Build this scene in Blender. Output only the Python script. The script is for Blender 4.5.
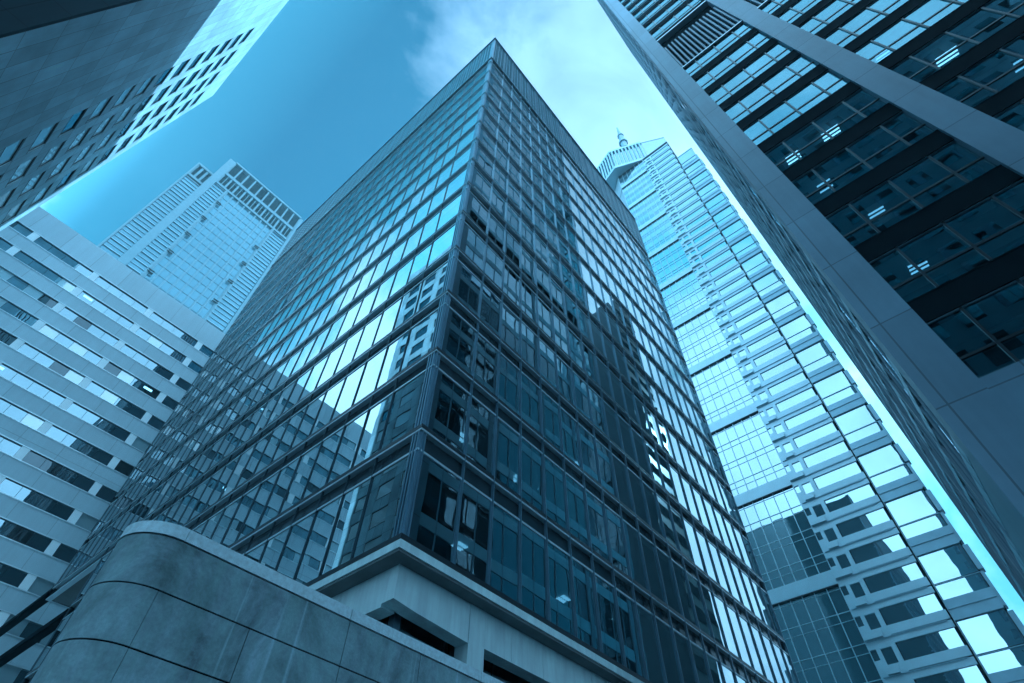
import bpy, math, random
from mathutils import Vector, Matrix
random.seed(7)
S = bpy.context.scene
for o in list(bpy.data.objects):
    bpy.data.objects.remove(o)
C = S.collection
R = math.radians

# ------------------------------------------------------------------ camera
# world axes: +X runs along the street on the right, +Y along the street on the left, camera stands at the origin
fpx = 558.99
pit, rol, yaw = R(51.624), R(1.2208), R(41.291)
fw = Vector((0, math.cos(pit), math.sin(pit)))
up = Vector((0, -math.sin(pit), math.cos(pit)))
rt = Vector((1, 0, 0))
r2 = rt * math.cos(rol) + up * math.sin(rol)
u2 = -rt * math.sin(rol) + up * math.cos(rol)
ax = Vector((math.sin(yaw), math.cos(yaw), 0))
ay = Vector((-math.cos(yaw), math.sin(yaw), 0))
def tow(v):
    return Vector((ax.dot(v), ay.dot(v), v.z))
r2, u2, fw = tow(r2), tow(u2), tow(fw)
cd = bpy.data.cameras.new('camera')
cam = bpy.data.objects.new('camera', cd)
C.objects.link(cam)
M = Matrix((r2, u2, -fw)).transposed().to_4x4()
cam.matrix_world = M
cd.sensor_width = 36
cd.lens = fpx * 36 / 1024
cd.clip_start = 0.05
cd.clip_end = 5000
S.camera = cam

# ------------------------------------------------------------------ sky, sun, exposure
SUN = Vector((1, .12, .89)).normalized()
w = bpy.data.worlds.new('World')
S.world = w
w.use_nodes = True
nt = w.node_tree
nt.nodes.clear()
def N(t, kind, **kw):
    n = t.nodes.new(kind)
    for k, v in kw.items():
        if k in n.inputs.keys():
            n.inputs[k].default_value = v
        else:
            setattr(n, k, v)
    return n
def math_(t, op, a, b=None, c=None, clamp=False):
    n = t.nodes.new('ShaderNodeMath')
    n.operation = op
    n.use_clamp = clamp
    for i, x in enumerate((a, b, c)):
        if x is None: continue
        if hasattr(x, 'node'): t.links.new(x, n.inputs[i])
        else: n.inputs[i].default_value = x
    return n.outputs[0]
def mixc(t, fac, a, b, mode='MIX'):
    n = t.nodes.new('ShaderNodeMix')
    n.data_type = 'RGBA'
    n.blend_type = mode
    for idx, x in ((0, fac), (6, a), (7, b)):
        if hasattr(x, 'node'): t.links.new(x, n.inputs[idx])
        else: n.inputs[idx].default_value = x
    return n.outputs[2]
sky = N(nt, 'ShaderNodeTexSky', sky_type='NISHITA', sun_disc=False)
sky.sun_elevation = math.asin(SUN.z)
sky.sun_rotation = math.atan2(SUN.x, SUN.y)
sky.air_density = 1.0
sky.dust_density = 1.2
sky.ozone_density = 2.0
tc = N(nt, 'ShaderNodeTexCoord')
sep = N(nt, 'ShaderNodeSeparateXYZ')
nt.links.new(tc.outputs['Generated'], sep.inputs[0])
def dotdir(v):
    n = nt.nodes.new('ShaderNodeVectorMath')
    n.operation = 'DOT_PRODUCT'
    nt.links.new(tc.outputs['Generated'], n.inputs[0])
    n.inputs[1].default_value = Vector(v).normalized()
    return n.outputs['Value']
no = N(nt, 'ShaderNodeTexNoise', Scale=2.3, Detail=7.0, Roughness=.58, Distortion=.5)
nt.links.new(tc.outputs['Generated'], no.inputs['Vector'])
no2 = N(nt, 'ShaderNodeTexNoise', Scale=6.0, Detail=8.0, Roughness=.6, Distortion=.6)
nt.links.new(tc.outputs['Generated'], no2.inputs['Vector'])
# cloud banks: one behind the tall blocks along +X, one low in the opposite sky, one added along -Y to light the facades
bank1 = math_(nt, 'MULTIPLY_ADD', dotdir((.40, .0, .92)), 9.0, -8.1)
bank2 = math_(nt, 'MINIMUM', math_(nt, 'MULTIPLY_ADD', dotdir((-1, 0, 0)), 9.0, -1.95),
              math_(nt, 'MULTIPLY_ADD', sep.outputs['Z'], -8.0, 6.5))
bank_fill = math_(nt, 'MULTIPLY_ADD', dotdir((.1, -1, .45)), 2.4, -.75)
bank = math_(nt, 'MAXIMUM', math_(nt, 'MAXIMUM', bank1, bank2), bank_fill)
bank = math_(nt, 'MAXIMUM', bank, -.62)
nz = math_(nt, 'MULTIPLY_ADD', no.outputs['Fac'], 3.0, -1.5)
nz = math_(nt, 'ADD', nz, math_(nt, 'MULTIPLY_ADD', no2.outputs['Fac'], 1.0, -.5))
cl = math_(nt, 'MULTIPLY_ADD', math_(nt, 'ADD', bank, nz), 1.5, .30, clamp=True)
lp = cl
skyt = mixc(nt, 1.0, sky.outputs[0], (.22, .30, .27, 1), 'MULTIPLY')
skyt = mixc(nt, math_(nt, 'MULTIPLY_ADD', dotdir((-1, 0, -.12)), 2.2, .20, clamp=True), skyt, (1.9, 3.1, 3.4, 1))
skyt = mixc(nt, math_(nt, 'SMOOTH_MAX', math_(nt, 'MULTIPLY_ADD', dotdir((-1, 0, 0)), 7.0, -.86, clamp=True), 0.0, .15), skyt, (3.6, 5.4, 6.1, 1))  # sky along -X made brighter so the facade glass reflects more light
# clouds glow towards the sun; those along -X and -Y are brightened to light facades
glow = math_(nt, 'MULTIPLY_ADD', dotdir((.80, .0, .60)), 3.4, -2.75, clamp=True)
glow = math_(nt, 'MAXIMUM', glow, math_(nt, 'MULTIPLY_ADD', dotdir((-1, 0, 0)), 4.0, -.1, clamp=True))
glow = math_(nt, 'MAXIMUM', glow, math_(nt, 'MULTIPLY_ADD', dotdir((0, -1, 0)), 2.2, -.3, clamp=True))
cloudc = mixc(nt, glow, (3.3, 2.95, 3.05, 1), (8.6, 8.0, 7.8, 1))
tex = N(nt, 'ShaderNodeCombineColor')
tv = math_(nt, 'MULTIPLY_ADD', no2.outputs['Fac'], .9, .55)
for i in range(3): nt.links.new(tv, tex.inputs[i])
cloudc = mixc(nt, 1.0, cloudc, tex.outputs[0], 'MULTIPLY')
col = mixc(nt, lp, skyt, cloudc)
bg = N(nt, 'ShaderNodeBackground', Strength=.1)
nt.links.new(col, bg.inputs['Color'])
wo = N(nt, 'ShaderNodeOutputWorld')
nt.links.new(bg.outputs[0], wo.inputs[0])

sd = bpy.data.lights.new('sun', 'SUN')
sd.energy = 1.5
sd.angle = R(.6)
sd.color = (1, .97, .92)
so = bpy.data.objects.new('sun', sd)
C.objects.link(so)
so.rotation_euler = SUN.to_track_quat('Z', 'Y').to_euler()

vs = S.view_settings
S.display_settings.display_device = 'sRGB'
vs.view_transform = 'Standard'
vs.look = 'None'
vs.exposure = 1.48
vs.gamma = 1
vs.use_curve_mapping = False
vs.use_white_balance = True
vs.white_balance_temperature = 3720
vs.white_balance_tint = -23
S.render.engine = 'CYCLES'
S.cycles.max_bounces = 10
S.cycles.glossy_bounces = 6
S.cycles.diffuse_bounces = 3
S.cycles.transparent_max_bounces = 10
S.cycles.caustics_reflective = False
S.cycles.caustics_refractive = False

# ------------------------------------------------------------------ materials
def newmat(name):
    m = bpy.data.materials.new(name)
    m.use_nodes = True
    t = m.node_tree
    t.nodes.clear()
    return m, t, N(t, 'ShaderNodeOutputMaterial')
def objc(t):
    return N(t, 'ShaderNodeTexCoord').outputs['Object']
def solid(name, c, rough=.5, metal=0.0, var=.12, scale=.6, bump=0.0, streak=0.0, spec=.5):
    m, t, out = newmat(name)
    b = N(t, 'ShaderNodeBsdfPrincipled', Roughness=rough, Metallic=metal)
    b.inputs['Specular IOR Level'].default_value = spec
    co = objc(t)
    n1 = N(t, 'ShaderNodeTexNoise', Scale=scale, Detail=6.0, Roughness=.6)
    t.links.new(co, n1.inputs['Vector'])
    f = n1.outputs['Fac']
    if streak:
        mp = N(t, 'ShaderNodeMapping')
        mp.inputs['Scale'].default_value = (3.2, 3.2, .35)
        t.links.new(co, mp.inputs['Vector'])
        n2 = N(t, 'ShaderNodeTexNoise', Scale=1.0, Detail=6.0, Roughness=.65)
        t.links.new(mp.outputs[0], n2.inputs['Vector'])
        f = math_(t, 'ADD', math_(t, 'MULTIPLY', f, 1 - streak), math_(t, 'MULTIPLY', n2.outputs['Fac'], streak))
    f = math_(t, 'MULTIPLY_ADD', f, 2.4, -.7, clamp=True)
    lo = tuple(x * (1 - var) for x in c) + (1,)
    hi = tuple(min(1, x * (1 + var)) for x in c) + (1,)
    t.links.new(mixc(t, f, lo, hi), b.inputs['Base Color'])
    if bump:
        n3 = N(t, 'ShaderNodeTexNoise', Scale=28.0, Detail=5.0)
        t.links.new(co, n3.inputs['Vector'])
        bp = N(t, 'ShaderNodeBump', Strength=bump, Distance=.01)
        t.links.new(n3.outputs['Fac'], bp.inputs['Height'])
        t.links.new(bp.outputs[0], b.inputs['Normal'])
    t.links.new(b.outputs[0], out.inputs[0])
    return m
def panelled(name, c, axis, bw, bh, joint=.012, rough=.55, var=.13, offset=0.0, jc=.35, streak=.5, spec=.4):
    """stone or concrete cladding: panel joints from a brick texture laid in the wall's own metres, with weathering"""
    m, t, out = newmat(name)
    b = N(t, 'ShaderNodeBsdfPrincipled', Roughness=rough)
    b.inputs['Specular IOR Level'].default_value = spec
    co = objc(t)
    sp = N(t, 'ShaderNodeSeparateXYZ')
    t.links.new(co, sp.inputs[0])
    cb = N(t, 'ShaderNodeCombineXYZ')
    t.links.new(sp.outputs['Y' if axis == 'X' else 'X'], cb.inputs[0])
    t.links.new(sp.outputs['Z'], cb.inputs[1])
    br = N(t, 'ShaderNodeTexBrick', offset=offset, squash=1.0)
    for k, v in (('Scale', 1.0), ('Mortar Size', joint), ('Mortar Smooth', .1), ('Bias', 0.0), ('Brick Width', bw), ('Row Height', bh)):
        br.inputs[k].default_value = v
    br.inputs['Color1'].default_value = tuple(x * (1 - var * .6) for x in c) + (1,)
    br.inputs['Color2'].default_value = tuple(x * (1 + var * .6) for x in c) + (1,)
    br.inputs['Mortar'].default_value = tuple(x * jc for x in c) + (1,)
    t.links.new(cb.outputs[0], br.inputs['Vector'])
    n1 = N(t, 'ShaderNodeTexNoise', Scale=.25, Detail=7.0, Roughness=.62)
    t.links.new(co, n1.inputs['Vector'])
    mp = N(t, 'ShaderNodeMapping')
    mp.inputs['Scale'].default_value = (1.8, 1.8, .12)
    t.links.new(co, mp.inputs['Vector'])
    n2 = N(t, 'ShaderNodeTexNoise', Scale=1.0, Detail=7.0, Roughness=.65)
    t.links.new(mp.outputs[0], n2.inputs['Vector'])
    f = math_(t, 'ADD', math_(t, 'MULTIPLY', n1.outputs['Fac'], 1 - streak), math_(t, 'MULTIPLY', n2.outputs['Fac'], streak))
    f = math_(t, 'MULTIPLY_ADD', f, 2.6, -.8, clamp=True)
    g = math_(t, 'MULTIPLY_ADD', f, var * 2.2, 1 - var * 1.1)
    gg = N(t, 'ShaderNodeCombineColor')
    for i in range(3): t.links.new(g, gg.inputs[i])
    t.links.new(mixc(t, 1.0, br.outputs['Color'], gg.outputs[0], 'MULTIPLY'), b.inputs['Base Color'])
    bp = N(t, 'ShaderNodeBump', Strength=.5, Distance=.02)
    bp.invert = True
    t.links.new(br.outputs['Fac'], bp.inputs['Height'])
    t.links.new(bp.outputs[0], b.inputs['Normal'])
    t.links.new(b.outputs[0], out.inputs[0])
    return m
def glass(name, ior=4.0, tint=(.78, .9, .96), through=(.3, .38, .42), wave=.004, wscale=.5, opaque=None, rough=.0, fine=.0):
    """coated facade glass: mirrors by Fresnel, else lets a tinted view of the room through (or shows a dark blind)"""
    m, t, out = newmat(name)
    co = objc(t)
    n1 = N(t, 'ShaderNodeTexNoise', Scale=wscale, Detail=1.5, Roughness=.4)
    t.links.new(co, n1.inputs['Vector'])
    bp = N(t, 'ShaderNodeBump', Strength=1.0, Distance=wave)
    t.links.new(n1.outputs['Fac'], bp.inputs['Height'])
    nor = bp.outputs[0]
    fr = N(t, 'ShaderNodeFresnel', IOR=ior)
    gl = N(t, 'ShaderNodeBsdfGlossy', Color=tint + (1,), Roughness=rough)
    t.links.new(nor, gl.inputs['Normal'])
    if opaque:
        tr = N(t, 'ShaderNodeBsdfDiffuse', Color=opaque + (1,))
    else:
        tr = N(t, 'ShaderNodeBsdfTransparent', Color=through + (1,))
    mx = N(t, 'ShaderNodeMixShader')
    t.links.new(fr.outputs[0], mx.inputs[0])
    t.links.new(tr.outputs[0], mx.inputs[1])
    t.links.new(gl.outputs[0], mx.inputs[2])
    t.links.new(mx.outputs[0], out.inputs[0])
    return m
def emit(name, c, s):
    m, t, out = newmat(name)
    e = N(t, 'ShaderNodeEmission', Color=c + (1,), Strength=s)
    t.links.new(e.outputs[0], out.inputs[0])
    return m

def stained(name, c):
    m, t, out = newmat(name)
    b = N(t, 'ShaderNodeBsdfPrincipled', Roughness=.72)
    b.inputs['Specular IOR Level'].default_value = .3
    co = objc(t)
    def nz_(scale, sc, det=8.0, r=.65, dist=0.0):
        mp = N(t, 'ShaderNodeMapping'); mp.inputs['Scale'].default_value = sc
        t.links.new(co, mp.inputs['Vector'])
        n = N(t, 'ShaderNodeTexNoise', Scale=scale, Detail=det, Roughness=r, Distortion=dist)
        t.links.new(mp.outputs[0], n.inputs['Vector'])
        return n.outputs['Fac']
    blot = math_(t, 'MULTIPLY_ADD', nz_(1.1, (1, 1, .8), 9.0, .7, .4), 3.2, -1.15, clamp=True)
    strk = math_(t, 'MULTIPLY_ADD', nz_(1.0, (4.5, 4.5, .35), 6.0, .7), 3.4, -1.2, clamp=True)
    drip = math_(t, 'MULTIPLY_ADD', nz_(1.0, (7.0, 7.0, .22), 3.0, .5), 9.0, -5.6, clamp=True)
    fine = math_(t, 'MULTIPLY_ADD', nz_(22.0, (1, 1, 1), 4.0, .6), .5, .75)
    dk = tuple(x * .22 for x in c) + (1,)
    a = mixc(t, blot, dk, c + (1,))
    g = (c[0] * .55, c[1] * .62, c[2] * .52, 1)
    a = mixc(t, math_(t, 'MULTIPLY', math_(t, 'SUBTRACT', 1.0, strk), .55), a, g)
    a = mixc(t, math_(t, 'MULTIPLY', drip, .45), a, tuple(min(1, x * 1.5) for x in c) + (1,))
    gg = N(t, 'ShaderNodeCombineColor')
    for i in range(3): t.links.new(fine, gg.inputs[i])
    t.links.new(mixc(t, 1.0, a, gg.outputs[0], 'MULTIPLY'), b.inputs['Base Color'])
    bp = N(t, 'ShaderNodeBump', Strength=.5, Distance=.006)
    t.links.new(nz_(16.0, (1, 1, 1), 6.0), bp.inputs['Height'])
    t.links.new(bp.outputs[0], b.inputs['Normal'])
    t.links.new(b.outputs[0], out.inputs[0])
    return m
M_ = dict(
    glass_main=glass('coated glass', 8.5, (.90, .97, 1.0), (.16, .19, .21), .0032, .55),
    glass_right=glass('street glass', 3.4, (.46, .64, .74), (.30, .34, .36), .0035, .45),
    glass_wavy=glass('wavy glass', 7.0, (.85, .93, 1.0), (.2, .25, .3), .006, .5, opaque=(.02, .03, .04)),
    glass_shop=glass('dark street glass', 1.9, (.8, .9, 1.0), wave=.01, wscale=.5, opaque=(.012, .016, .02)),
    glass_far=glass('far glass', 5.0, (.86, .95, 1.0), wave=.008, wscale=.35, opaque=(.05, .08, .10)),
    glass_grid=glass('blue grid glass', 3.0, (.45, .62, .74), wave=.02, wscale=.12, opaque=(.05, .09, .13)),
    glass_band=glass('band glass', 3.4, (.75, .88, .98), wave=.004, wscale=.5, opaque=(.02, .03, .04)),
    glass_pale=glass('pale glass', 3.2, (.95, .98, 1.0), wave=.006, wscale=.6, opaque=(.34, .40, .43)),
    dark_metal=solid('dark bronze metal', (.030, .038, .046), .35, .4, .2),
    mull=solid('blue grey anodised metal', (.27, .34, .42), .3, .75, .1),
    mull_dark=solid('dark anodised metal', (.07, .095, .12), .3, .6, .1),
    glass_pale_shade=glass('pale glass below shadow line', 2.0, (.9, .96, 1.0), wave=.006, wscale=.6, opaque=(.78, .84, .86)),
    lip=solid('bright metal lip', (.66, .74, .80), .35, .45, .08),
    spandrel=solid('dark spandrel panel', (.05, .065, .08), .25, .3, .2, 1.2),
    louvre=solid('louvre metal', (.52, .63, .70), .3, .6, .1),
    concrete=solid('weathered concrete', (.68, .79, .85), .8, 0, .25, 1.0, .25, .65),
    wallpanel=stained('stained wall stone', (.44, .54, .62)),
    coping=solid('pale granite coping', (.62, .72, .78), .7, 0, .18, 14.0, .4),
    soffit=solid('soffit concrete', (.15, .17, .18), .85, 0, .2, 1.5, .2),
    tlb=panelled('stone slab cladding', (.55, .65, .72), 'X', 1.28, 3.4, .022, .6, .32, 0, .4, .25),
    tlb_dark=panelled('dark side cladding', (.022, .032, .042), 'Y', 1.6, 3.4, .03, .8, .2, 0, .4, .5, .08),
    stripe=panelled('pale panel cladding', (.48, .55, .60), 'Y', 3.92, 40.0, .03, .5, .10, 0, .6, .6),
    white=solid('white enamel panel', (.86, .90, .92), .35, 0, .03),
    edge=solid('pale metal edge', (.62, .68, .72), .35, .5, .05),
    stone_r=panelled('granite column cladding', (.19, .25, .33), 'X', 2.1, 3.95, .03, .45, .20, 0, .5, .35, .5),
    stone_rs=panelled('granite street side', (.20, .26, .33), 'Y', 4.2, 3.95, .03, .45, .10, 0, .6, .3, .5),
    frame_far=solid('pale tower cladding', (.52, .62, .68), .4, .2, .06),
    frame_mid=solid('blue grey tower cladding', (.17, .24, .29), .4, .2, .06),
    frame_far2=solid('grey tower cladding', (.34, .43, .50), .4, .3, .1),
    dark=solid('dark opening', (.005, .009, .014), .8, 0, .2, spec=.04),
    room=solid('room plaster', (.32, .35, .36), .8, 0, .12, .4),
    core=solid('core wall', (.10, .12, .13), .8, 0, .3, .3),
    ceil=solid('ceiling board', (.12, .14, .15), .8, 0, .2, .5),
    blind=solid('window blind', (.035, .045, .05), .8, 0, .2, 1.0),
    asphalt=solid('asphalt', (.05, .052, .055), .9, 0, .2, 1.0, .4),
    paving=panelled('paving', (.42, .43, .43), 'Z', .6, .6, .01),
    kerb=solid('kerb granite', (.33, .34, .34), .8, 0, .15, 3.0, .2),
    paint=solid('road paint', (.75, .76, .74), .7, 0, .1, 2.0),
    lamp=emit('ceiling lamp', (.90, .95, .95), 1.5),
    lampdim=emit('dim ceiling lamp', (.80, .93, 1.0), .7),
)

# ------------------------------------------------------------------ mesh helpers
class MB:
    def __init__(s): s.v, s.f = [], []
    def quad(s, a, b, c, d):
        i = len(s.v); s.v += [a, b, c, d]; s.f.append((i, i+1, i+2, i+3))
    def box(s, x0, x1, y0, y1, z0, z1):
        if x0 > x1: x0, x1 = x1, x0
        if y0 > y1: y0, y1 = y1, y0
        i = len(s.v)
        s.v += [(x0,y0,z0),(x1,y0,z0),(x1,y1,z0),(x0,y1,z0),(x0,y0,z1),(x1,y0,z1),(x1,y1,z1),(x0,y1,z1)]
        s.f += [tuple(i+k for k in q) for q in ((0,3,2,1),(4,5,6,7),(0,1,5,4),(1,2,6,5),(2,3,7,6),(3,0,4,7))]
    def fbox(s, F, u0, u1, v0, v1, o0, o1):
        a, b = pt(F, u0, v0, o0), pt(F, u1, v1, o1)
        s.box(a[0], b[0], a[1], b[1], v0, v1)
    def prism(s, poly, z0, z1):
        n = len(poly); i = len(s.v)
        s.v += [(x, y, z0) for x, y in poly] + [(x, y, z1) for x, y in poly]
        s.f.append(tuple(i + k for k in reversed(range(n)))); s.f.append(tuple(i + n + k for k in range(n)))
        for k in range(n):
            j = (k + 1) % n
            s.f.append((i+k, i+j, i+n+j, i+n+k))
    def build(s, name, mat, parent=None, smooth=False):
        me = bpy.data.meshes.new(name)
        me.from_pydata(s.v, [], s.f)
        me.materials.append(M_[mat] if isinstance(mat, str) else mat)
        o = bpy.data.objects.new(name, me)
        C.objects.link(o)
        if parent:
            o.parent = parent
        return o
# a facade is ('X-', plane) etc.: u runs along the wall, v is height, offset o points outwards
def pt(F, u, v, o):
    k, c = F
    if k == 'X-': return (c - o, u, v)
    if k == 'X+': return (c + o, u, v)
    if k == 'Y-': return (u, c - o, v)
    return (u, c + o, v)
def thing(name, label, cat, loc=(0, 0, 0), group=None, kind=None):
    o = bpy.data.objects.new(name, None)
    C.objects.link(o)
    o['label'] = label; o['category'] = cat
    if group: o['group'] = group
    if kind: o['kind'] = kind
    return o
def tag(o, label=None, cat=None, group=None, kind=None):
    for k, v in (('label', label), ('category', cat), ('group', group), ('kind', kind)):
        if v: o[k] = v
    return o
def fquad(mb, F, u0, u1, v0, v1, o=0.0, j=0.0):
    q = [(u0, v0), (u1, v0), (u1, v1), (u0, v1)]
    if F[0] in ('X-', 'Y+'): q = q[::-1]
    # a real pane never sits perfectly true
    a, b, c = (random.uniform(-j, j) for _ in range(3))
    P = []
    for u, v in q:
        du = (u - u0) / (u1 - u0) - .5; dv = (v - v0) / (v1 - v0) - .5
        P.append(pt(F, u, v, o + a * du + b * dv))
    mb.quad(*P)
def grid_wall(mb, F, us, vs, openf, depth):
    """wall sheet cut by the lines us, vs; cells where openf is true are openings with reveals of the given depth"""
    for i in range(len(us) - 1):
        for j in range(len(vs) - 1):
            u0, u1, v0, v1 = us[i], us[i+1], vs[j], vs[j+1]
            if openf(i, j):
                mb.fbox_reveal(F, u0, u1, v0, v1, depth)
            else:
                fquad(mb, F, u0, u1, v0, v1)
def reveal(s, F, u0, u1, v0, v1, d):
    for (a, b) in (((u0, v0), (u1, v0)), ((u1, v0), (u1, v1)), ((u1, v1), (u0, v1)), ((u0, v1), (u0, v0))):
        s.quad(pt(F, *a, 0), pt(F, *b, 0), pt(F, *b, -d), pt(F, *a, -d))
MB.fbox_reveal = reveal

def proj(P):
    P = Vector(P); z = P.dot(fw)
    if z <= .01: return None
    return (512 + fpx * P.dot(r2) / z, 341.5 - fpx * P.dot(u2) / z)
BLOCK = {'main': (8.6, 38.2, 11.3, 49.6, -2, 74), 'right': (17.5, 43.2, -60, -2.2, -2, 160),
         'slab': (-30, -12.2, 22, 48, -2, 84), 'stripe': (-30, 30, 70.6, 90, -2, 69)}
def hidden(P, own):
    for k, (x0, x1, y0, y1, z0, z1) in BLOCK.items():
        if k == own: continue
        t0, t1 = 0, .999
        for a, lo, hi in ((P[0], x0, x1), (P[1], y0, y1), (P[2], z0, z1)):
            if abs(a) < 1e-6: a = 1e-6
            p, q = lo / a, hi / a
            if p > q: p, q = q, p
            t0, t1 = max(t0, p), min(t1, q)
        if t0 < t1: return True
    return False
def area(F, u0, u1, v0, v1, own):
    c = pt(F, (u0+u1)/2, (v0+v1)/2, .05)
    k, pl = F
    if (k == 'X-' and pl < 0) or (k == 'X+' and pl > 0) or (k == 'Y-' and pl < 0) or (k == 'Y+' and pl > 0): return 0
    if hidden(c, own): return 0
    P = [proj(pt(F, u, v, 0)) for u, v in ((u0, v0), (u1, v0), (u1, v1), (u0, v1))]
    if None in P: return 0
    P = [(min(1030, max(-6, x)), min(690, max(-6, y))) for x, y in P]
    return abs(sum(P[i][0]*P[(i+1) % 4][1] - P[(i+1) % 4][0]*P[i][1] for i in range(4))) / 2
def panes(lst, root, own, name='window', limit=100, tilt=.004):
    """lst holds (F, u0, u1, v0, v1, offset, material): the panes that show largest become parts of their own, the rest one part"""
    sc = sorted(((area(*p[:5], own), i) for i, p in enumerate(lst)), reverse=True)
    big = set(i for a, i in sc[:limit] if a > 0)
    rest = {}
    for i, p in enumerate(lst):
        F, u0, u1, v0, v1, o, mat = p
        if i in big:
            mb = MB(); fquad(mb, F, u0, u1, v0, v1, o, tilt); mb.build(name, mat, root)
        else:
            fquad(rest.setdefault(mat, MB()), F, u0, u1, v0, v1, o, tilt)
    for mat, mb in rest.items():
        tag(mb.build(name, mat, root), kind='stuff')

GZ = -1.65

# ------------------------------------------------------------------ ground, streets
def struct(name, mb, mat):
    return tag(mb.build(name, mat), kind='structure')
mb = MB(); mb.quad((-1500, -1500, GZ), (1500, -1500, GZ), (1500, 1500, GZ), (-1500, 1500, GZ)); struct('ground', mb, 'asphalt')
for (x0, x1, y0, y1) in ((1.0, 70, 3.2, 62), (13.0, 70, -70, -1.0 + -.0), (-60, -8.2, 18.5, 62), (-60, -8.2, -70, 1.5), (-60, 70, 66, 120)):
    mb = MB(); mb.box(x0 + .15, x1, y0 + .15 if y0 > 0 else y0, y1 - .15 if y1 < 2 else y1, GZ + .004, GZ + .13)
    struct('pavement', mb, 'paving')
    mb = MB()
    mb.box(x0, x0 + .15, y0, y1, GZ + .004, GZ + .127) if x0 > -60 else mb.box(x1, x1 + .15, y0, y1, GZ + .004, GZ + .127)
    if y1 < 2: mb.box(x0 + .15, x1, y1 - .15, y1, GZ + .004, GZ + .127)
    else: mb.box(x0 + .15, x1, y0, y0 + .15, GZ + .004, GZ + .127)
    struct('kerb', mb, 'kerb')
mb = MB()
for i in range(12):
    mb.quad((14 + i*4, 1.1, GZ+.004), (16 + i*4, 1.1, GZ+.004), (16 + i*4, 1.22, GZ+.004), (14 + i*4, 1.22, GZ+.004))
    mb.quad((-3.6, 14 + i*4, GZ+.004), (-3.48, 14 + i*4, GZ+.004), (-3.48, 16 + i*4, GZ+.004), (-3.6, 16 + i*4, GZ+.004))
struct('road_marking', mb, 'paint')

# ------------------------------------------------------------------ the corner tower in the middle
XL, YR = 8.05, 10.78
XE, YE = 38.6, 50.0
YLO = 41.46       # the three lowest floors stop short on the left side
FL, FR = ('X-', XL), ('Y-', YR)
Z0, PT, NF = 8.3, 3.896, 14
ZT, ZR = Z0 + PT * NF, 74.7
main = thing('glass_tower', 'glass office tower seen corner-on in the middle, on a concrete base behind the wall', 'office tower')
uL = [YR, 12.86] + [12.86 + 1.43 * k for k in range(1, 27)]
uL = [u for u in uL if u < YE - .4] + [YE]
uR = [XL, 9.98] + [9.98 + 1.446 * k for k in range(1, 21)]
uR = [u for u in uR if u < XE - .4] + [XE]
plist = []
for n in range(NF + 1):
    z0 = Z0 + PT * n + .04
    z1 = Z0 + PT * (n + 1) - .97 if n < NF else Z0 + PT * n + 1.5
    for F, us in ((FL, uL), (FR, uR)):
        for i in range(len(us) - 1):
            if F is FL and n < 3 and us[i+1] > YLO + .1: continue
            a = us[i] + (.34 if i == 0 and F is FL else .22 if i == 0 else .03)
            plist.append((F, a, us[i+1] - .03, z0, z1, 0, 'glass_main'))
panes(plist, main, 'main', tilt=.010)
def ring(mb, z0, z1, off_out, off_in, ye=YE, xe=XE):
    # an L-shaped band that wraps the corner, from off_in to off_out outside the glass plane
    a, b = off_out, off_in
    mb.prism([(XL-a, YR-a), (xe, YR-a), (xe, YR-b), (XL-b, YR-b), (XL-b, ye), (XL-a, ye)], z0, z1)
for n in range(0, NF + 1):
    z = Z0 + PT * n
    ye = YE if n >= 3 else YLO
    mb = MB(); ring(mb, z - .11, z + .04, .07, -.25, ye); sill = mb.build('floor_sill', 'dark_metal', main)
    if n == 0: continue
    mb = MB(); ring(mb, z - .19, z - .11, .06, -.25, ye); mb.build('floor_band_lip', 'lip', main)
    mb = MB(); ring(mb, z - .89, z - .19, -.14, -.3, ye); mb.build('spandrel_band', 'spandrel', main)
    mb = MB(); ring(mb, z - .97, z - .89, .03, -.3, ye); mb.build('floor_band_lip', 'lip', main)
for F, us, sgn in ((FL, uL, 1), (FR, uR, 1)):
    for u in us[1:]:
        top = ZR - .1
        mb = MB()
        q = 1.0 if F is FR else .6
        Zb = Z0 + (PT * 3 if F is FL and u > YLO + .1 else 0)
        mb.fbox(F, u - .018*q, u + .018*q, Zb + .04, top, -.02, .08*q)
        mb.fbox(F, u - .034*q, u + .034*q, Zb + .04, top, -.03, .012)
        mb.build('mullion', 'mull' if F is FR else 'mull_dark', main)  # right mullions paler, left darker: the highlights are put into the metal colour
for zz in (Z0 + PT * 3 - .1, Z0 + PT * 2 - .3):
    mb = MB(); y_ = YE + .02 if zz > 19 else YLO + .3; mb.box(XL - .05, XL + .35, y_, 67.5, zz - .55, zz + .1); mb.box(XL - .16, XL - .052, y_, 67.5, zz - .5, zz - .35); mb.build('canopy_beam', 'dark', main)
mb = MB()
mb.box(XL + .0, XL + .24, YR + .0, YR + .36, Z0, ZR - .1)
for k in range(3): mb.fbox(FL, YR + .03 + k * .13, YR + .08 + k * .13, Z0 + .04, ZR - .1, 0, .05)
for k in range(2): mb.fbox(FR, XL + .02 + k * .12, XL + .07 + k * .12, Z0 + .04, ZR - .1, 0, .05)
mb.build('corner_post', 'mull', main)
for F, us in ((FL, uL), (FR, uR)):
    mb = MB()
    zb = ZT + 1.55
    nz_ = 16
    for k in range(nz_ + 1):
        z = zb + (ZR - .35 - zb) * k / nz_
        mb.fbox(F, us[0] + .3, us[-1], z, z + .09, -.02, .03)
    u = us[0] + .36
    while u < us[-1]:
        mb.fbox(F, u, u + .05, zb, ZR - .3, -.02, .02); u += .476
    mb.build('louvre_screen', 'louvre', main)
    mb = MB(); mb.fbox(F, us[0] + .3, us[-1], zb - .1, ZR - .1, -.10, -.04); mb.build('screen_glass', 'glass_far', main)
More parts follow.
